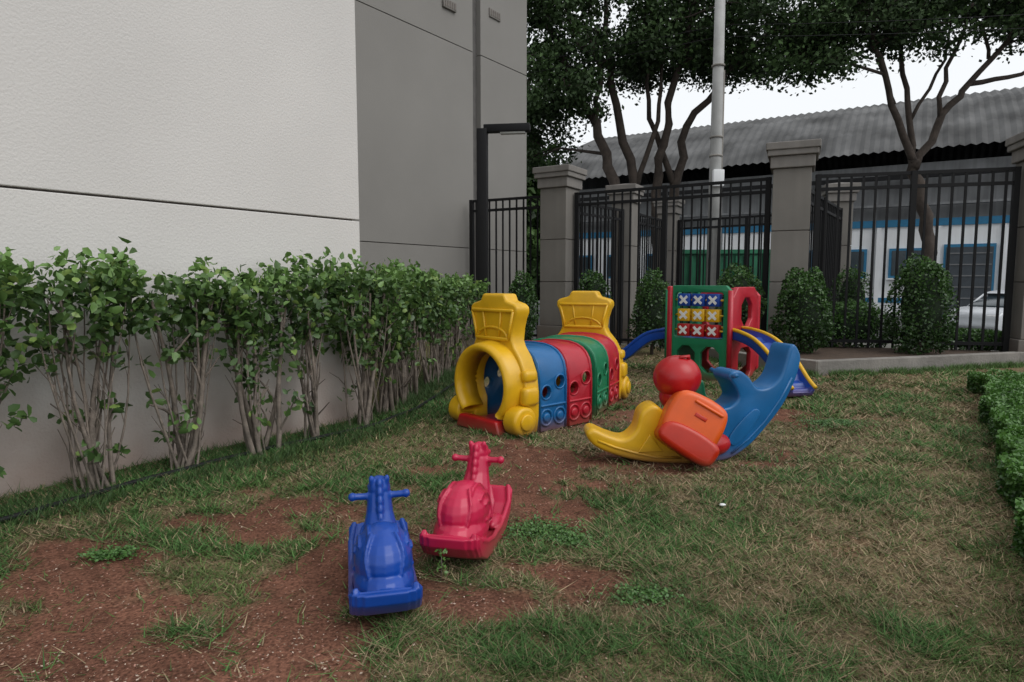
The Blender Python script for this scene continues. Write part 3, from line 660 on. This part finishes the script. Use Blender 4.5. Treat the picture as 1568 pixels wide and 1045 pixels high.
def end_train(p,ang,name):
    e=bpy.data.objects.new(name,None); e.location=(p[0],p[1],0); e.rotation_euler=(0,0,ang); link(e,tr)
    half=[(.41,0),(.43,.15),(.43,.35),(.41,.52),(.345,.65),(.27,.74),(.245,.80),(.255,.88),(.285,.98),(.31,1.03),(.31,1.08),(.27,1.105),(.17,1.13),(.155,1.16),(.14,1.19)]
    out=half+[(-a,b_) for a,b_ in half[::-1]]
    o=prism('front_plate',out,0,.16,M_yel,e,bv=0,plane='YZ')
    V,F=cyl('x',(0.07,0,.40),.30,.6,n=40); c1=mk('cut',V,F,M_yel,e); c2=box('cut2',(.07,0,.10),(.6,.50,.36),M_yel,e)
    bpy.context.view_layer.update(); boolcut(o,[c1,c2]); bevel(o,.022,4,40)
    prof=[(.06,.30),(-.10,.295),(-.15,.31),(-.165,.335),(-.15,.362),(-.10,.378),(.0,.392),(.06,.40)]
    V=[];F=[]; K=36; a0=-R(48); a1_=R(228)
    for k in range(K+1):
        a=a0+(a1_-a0)*k/K
        for (x_,r_) in prof: V.append((x_,r_*math.cos(a),.40+r_*math.sin(a)*.98))
    P_=len(prof)
    for k in range(K):
        for j in range(P_): a=k*P_+j; b_=k*P_+(j+1)%P_; F.append((a,b_,b_+P_,a+P_))
    F.append(tuple(range(P_))); F.append(tuple(K*P_+j for j in range(P_))[::-1])
    mk('boiler_hood',V,F,M_yel,e,smooth=True)
    for s_ in (-1,1):
        V,F=cyl('y',(-.03,s_*.38,.125),.13,.17); bevel(mk('wheel',V,F,M_yel,e),.035,4)
        V,F=cyl('y',(-.03,s_*.47,.125),.07,.03); bevel(mk('wheel_cap',V,F,M_yel,e),.01,2)
        box('cylinder_box',(.05,s_*.415,.33),(.17,.10,.16),M_yel,e,bv=.035); box('step_box',(.06,s_*.40,.50),(.15,.08,.10),M_yel,e,bv=.03)
        for xx in (-.006,.158):
            tubeobj('panel_line',[(xx,s_*.085,.80),(xx,s_*.10,.90),(xx,s_*.12,1.05)],.011,M_yel,e,8)
            tubeobj('panel_edge',[(xx,s_*.215,.80),(xx,s_*.225,.88),(xx,s_*.27,1.04)],.013,M_yel,e,8)
    for xx in (-.006,.158):
        box('relief_bar',(xx,0,.80),(.03,.44,.035),M_yel,e,bv=.012); box('relief_bar_top',(xx,0,1.045),(.03,.55,.03),M_yel,e,bv=.01)
        tubeobj('arch_relief',[(xx,.2*math.cos(a),.80+.10*math.sin(a)) for a in [math.pi*k/10 for k in range(11)]],.012,M_yel,e,8)
    box('floor_sill',(.02,0,.035),(.4,.46,.07),M_crim,e,bv=.015)
    prism('cow_catcher',[(-.30,0),(-.25,.12),(.25,.12),(.30,0)],-.19,-.10,M_crim,e,bv=.02,plane='YZ')
    return e
a1=R(42.2); end_train((-.17,5.71),a1,'locomotive_front')
def adv(p,a,l): return (p[0]+math.cos(a)*l,p[1]+math.sin(a)*l)
p=adv((-.17,5.71),a1,.16); seg_train('blue_car',p,a1,.36,M_blue); p=adv(p,a1,.36); seg_train('red_car',p,a1,.34,M_red)
a2=R(66); p=(.43,6.38); seg_train('green_car',p,a2,.44,M_grn); p=adv(p,a2,.44); seg_train('red_car_rear',p,a2,.42,M_red); p=adv(p,a2,.58)
end_train(p,a2+math.pi,'locomotive_rear')

# ------------------------------------------------------------ multi-seat rocker (seesaw)
K=.0048
def px(u,v,cx=1072,cy=704): return ((u-cx)*K,(cy-v)*K)
ssw=empty('seesaw',(1.37,4.72,.005),R(4))
yo=smooth_outline([px(*q) for q in [(898,664),(908,655),(930,664),(955,670),(972,656),(980,630),(998,619),(1014,630),(1026,660),(1060,672),(1090,690),(1075,706),(1030,708),(985,705),(945,696),(912,682)]],5)
prism('yellow_seat',yo,-.12,.12,M_yel,ssw,bv=.035,seg=5,rot=(0,0,R(-4)))
for s_ in (-1,1):
    prism('yellow_relief',[px(*q) for q in [(975,690),(992,662),(1012,688)]],s_*.118,s_*.132,M_yel,ssw,bv=.006,rot=(0,0,R(-4)))
    tubeobj('yellow_edge_rib',[(px(u,v)[0],s_*.119,px(u,v)[1]) for u,v in [(915,672),(940,682),(968,690),(1000,697),(1040,698)]],.010,M_yel,ssw,8).rotation_euler=(0,0,R(-4))
bo=smooth_outline([px(*q) for q in [(1050,702),(1070,660),(1080,634),(1094,626),(1112,622),(1124,610),(1118,594),(1108,580),(1112,570),(1126,569),(1142,580),(1156,596),(1176,596),(1194,582),(1203,560),(1209,538),(1217,531),(1226,540),(1230,556),(1222,586),(1202,624),(1174,657),(1146,684),(1114,702),(1080,706)]],5)
BR=R(10)
prism('blue_seat',bo,-.12,.12,M_blue,ssw,bv=.032,seg=5,rot=(0,0,BR))
for s_ in (-1,1):
    prism('blue_relief',smooth_outline([px(*q) for q in [(1108,670),(1128,645),(1150,628),(1160,636),(1142,662),(1118,682)]],4),s_*.117,s_*.132,M_blue,ssw,bv=.006,rot=(0,0,BR))
    tubeobj('blue_edge_rib',[(px(u,v)[0],s_*.120,px(u,v)[1]) for u,v in [(1114,694),(1142,674),(1170,648),(1196,614),(1214,582)]],.010,M_blue,ssw,8).rotation_euler=(0,0,BR)
    tubeobj('blue_grip',[(px(1115,578)[0],s_*.05,px(1115,578)[1]),(px(1112,576)[0],s_*.17,px(1115,574)[1])],.017,M_blue,ssw,10).rotation_euler=(0,0,BR)
osea=bpy.data.objects.new('orange_arm',None); osea.location=(-.09,-.16,.27); osea.rotation_euler=(R(-14),R(30),R(-16)); link(osea,ssw)
prism('orange_seat',smooth_outline([(-.22,-.12),(-.24,.06),(-.2,.17),(-.05,.205),(.11,.19),(.16,.10),(.17,-.05),(.15,-.17),(-.03,-.19),(-.16,-.17)],5),-.17,.13,M_ora,osea,bv=.045,seg=5)
prism('orange_front_lip',smooth_outline([(-.20,-.20),(-.19,-.07),(-.02,-.03),(.18,-.05),(.21,-.14),(.17,-.215),(0,-.225)],5),-.190,.12,M_rora,osea,bv=.04,seg=5)
box('orange_slot',(-.02,-.168,.06),(.09,.014,.03),M_rora,osea,bv=.006); box('orange_ridge',(0,-.17,.14),(.22,.03,.025),M_ora,osea,bv=.012)
V=[];F=[]; ellip(V,F,(-.12,.15,.575),(.178,.178,.165),nu=32,nv=20); ellip(V,F,(-.12,.15,.43),(.13,.13,.12)); mo=mk('red_seat_back',V,F,M_crim,ssw,smooth=True)
tubeobj('red_handle',[(-.14,.13,.64),(-.12,.08,.735),(-.06,.08,.74),(-.04,.13,.68)],.014,M_crim,ssw,8)
prism('green_seat',smooth_outline([(.0,.02),(.02,.3),(.05,.50),(.12,.53),(.15,.42),(.2,.36),(.26,.3),(.24,.1),(.15,.0)],5),.24,.48,M_grn,ssw,bv=.04,seg=4)
V=[];F=[]; ellip(V,F,(0,0,.12),(.24,.2,.12)); mk('hub',V,F,M_crim,ssw,smooth=True)

# ------------------------------------------------------------ playhouse with slides
L_=Vector((2.12,8.87)); ph=empty('playhouse_climber',(L_.x,L_.y,0),math.atan2(-.60,.65)); W=.885; D=.8
def frame_panel(name,pts,holes,y,m,rot=0,org=(0,0)):
    e=bpy.data.objects.new(name,None); e.location=(org[0],org[1],0); e.rotation_euler=(0,0,rot); link(e,ph)
    o=prism('panel',pts,y,y+.07,m,e,bv=0); cut=[]
    for h_ in holes: cut.append(prism('cut',h_,y-.2,y+.3,m,e,bv=0))
    bpy.context.view_layer.update()
    if cut: boolcut(o,cut)
    bevel(o,.015,3,40); return e
rect=lambda x0,x1,z0,z1,r=.03:[(x0+r,z0),(x1-r,z0),(x1,z0+r),(x1,z1-r),(x1-r,z1),(x0+r,z1),(x0,z1-r),(x0,z0+r)]
fp=frame_panel('tic_tac_toe_wall',rect(0,W,0,1.24,.07),[rect(.10,W-.10,.545,1.15),rect(.14,.40,.10,.44,.08),rect(.48,.74,.10,.44,.08)],0,M_grn)
box('left_post',(.03,.02,.62),(.07,.12,1.22),M_red,fp,bv=.02)
cells=[(M_dblue,1.05),(M_yel,.85),(M_crim,.65)]
for m_,zc in cells:
    tubeobj('axle',[(.06,.035,zc),(W-.06,.035,zc)],.014,M_yel,fp,8)
    for k in range(3):
        xc=W/2+(k-1)*.205; box('cube',(xc,.03,zc),(.175,.10,.165),m_,fp,bv=.012)
        for s_ in (-1,1): box('x_mark',(xc,-.023-.002*s_,zc),(.14,.006,.034),M_white,fp,rot=(0,s_*R(43),0))
frame_panel('side_wall',rect(0,D,0,1.22,.14),[rect(.26,D-.20,.70,1.08,.10),rect(.2,D-.2,.0,.42,.08)],-.0,M_red,rot=R(90),org=(W+.0,.075))
frame_panel('left_wall',rect(0,D,0,1.15,.1),[rect(.14,D-.14,.55,1.15,.05)],0,M_grn,rot=R(90),org=(.07,.075))
frame_panel('back_wall',rect(0,W,0,1.2,.1),[rect(.13,W-.13,.60,1.1,.1),rect(.15,W-.15,.05,.4,.1)],0,M_red,org=(0,D+.08))
box('platform',(W/2,D/2+.08,.5),(W-.1,D-.02,.06),M_dblue,ph,bv=.01)
for x_ in (.0,W): tubeobj('corner_post',[(x_,-.005,0),(x_,-.005,1.18)],.035,M_grn if x_==0 else M_red,ph,12)
def slide(name,P,w,bed,rim,ridges):
    sl=empty(name); fr=[]; P=[Vector(q) for q in P]; Q=[]
    for i in range(len(P)-1):
        a=P[max(i-1,0)];b_=P[i];c_=P[i+1];d_=P[min(i+2,len(P)-1)]
        for k in range(8):
            t=k/8; Q.append(.5*((2*b_)+(c_-a)*t+(2*a-5*b_+4*c_-d_)*t*t+(3*b_-a-3*c_+d_)*t**3))
    Q.append(P[-1]); V=[];F=[]; n=len(Q)
    for i,q in enumerate(Q):
        t=(Q[min(i+1,n-1)]-Q[max(i-1,0)]); s_=Vector((t.y,-t.x,0)).normalized(); up_=s_.cross(t).normalized()
        if up_.z<0: up_=-up_
        rd=.018*math.sin(i*1.6) if ridges else 0
        for k,(o_,h_) in enumerate([(-w/2,.07),(-w/2+.03,.07),(-w/2+.05,rd),(w/2-.05,rd),(w/2-.03,.07),(w/2,.07),(w/2,-.05),(-w/2,-.05)]): V.append(tuple(q+s_*o_+up_*h_))
        fr.append((q,s_,up_))
    for i in range(n-1):
        for k in range(8): a=i*8+k;b_=i*8+(k+1)%8; F.append((a,b_,b_+8,a+8))
    F.append(tuple(range(8))[::-1]); F.append(tuple((n-1)*8+k for k in range(8)))
    o=mk('bed',V,F,bed,sl); bevel(o,.012,2,40)
    for s2 in (-1,1):
        tubeobj('rim',[tuple(q+s_*(s2*(w/2-.01))+u_*.075) for q,s_,u_ in fr],.024,rim,sl,8)
    return sl
slide('slide',[(2.80,8.72,.60),(2.93,8.35,.61),(3.05,7.95,.54),(3.14,7.60,.36),(3.20,7.34,.14),(3.23,7.20,.05)],.31,M_dblue,M_yel,True)
slide('slide',[(2.2,9.1,.56),(1.95,9.25,.48),(1.65,9.4,.22),(1.35,9.55,.08),(1.15,9.65,.06)],.34,M_dblue,M_dblue,False)

wv=empty('weed_plant',(-.31,2.74,0)); tubeobj('stem',[(0,0,0),(.005,0,.07),(0,.005,.13)],.0025,M_stem,wv,5)
n=40; C=np.stack([RNG.normal(0,.014,n),RNG.normal(0,.014,n),.02+.12*RNG.random(n)],1); leaves('leaves',C,np.full(n,.022),np.tile([.12,.24,.06],(n,1)),M_leaf,wv,up=1)
V=[];F=[]; ellip(V,F,(1.2,3.62,.03),(.02,.014,.008),nu=8,nv=5); mk('paper_scrap',V,F,M_white)
WP=[(.14,3.28,.17),(.30,3.18,.10),(.55,2.6,.10),(-1.9,3.0,.10),(2.9,5.8,.2)]
cs=[];
for cx,cy,r in WP:
    m_=int(2200*r*r/.03)+80; q=RNG.normal(0,.5,(m_,2))*r*np.array([1.3,.9])+np.array([cx,cy]); cs.append(q)
q=np.concatenate(cs); n=len(q); cc_=(.5+.8*RNG.random(n))[:,None]*np.array([.085,.19,.048])
leaves('clover_patch',np.stack([q[:,0],q[:,1],gz(q[:,0],q[:,1])+.008+.02*RNG.random(n)],1),.010+.010*RNG.random(n),cc_,M_leaf,up=1.5,wid=.38)

# ------------------------------------------------------------ world, sun, camera
w=bpy.data.worlds.new('World'); sc.world=w; w.use_nodes=True; nt=w.node_tree; bg=nt.nodes['Background']
sky=nt.nodes.new('ShaderNodeTexSky'); sky.sky_type='NISHITA'; sky.sun_disc=False; sky.sun_elevation=R(50); sky.sun_rotation=R(125); sky.dust_density=4; sky.air_density=1.2
hsv=nt.nodes.new('ShaderNodeHueSaturation'); hsv.inputs['Saturation'].default_value=.15; nt.links.new(sky.outputs[0],hsv.inputs['Color'])
mxn=nt.nodes.new('ShaderNodeMix'); mxn.data_type='RGBA'; mxn.inputs[0].default_value=.75; mxn.inputs[7].default_value=(9.3,9.6,9.9,1)
nt.links.new(hsv.outputs[0],mxn.inputs[6]); nt.links.new(mxn.outputs[2],bg.inputs['Color']); bg.inputs['Strength'].default_value=.12
sd=bpy.data.lights.new('sun','SUN'); sd.energy=1.0; sd.angle=R(45); sd.color=(1,.98,.95); so=bpy.data.objects.new('sun',sd); link(so)
az=R(125); el=R(50); dv=Vector((math.sin(az)*math.cos(el),math.cos(az)*math.cos(el),math.sin(el))); so.rotation_euler=(-dv).to_track_quat('-Z','Y').to_euler()
cd=bpy.data.cameras.new('camera'); cd.lens=22.96; cd.sensor_width=36; cd.clip_end=2000; cd.clip_start=.05
co=bpy.data.objects.new('camera',cd); co.location=(0,0,1.3); co.rotation_euler=(R(90-5.26),0,0); link(co); sc.camera=co
sc.view_settings.view_transform='Standard'; sc.view_settings.look='None'; sc.view_settings.exposure=0
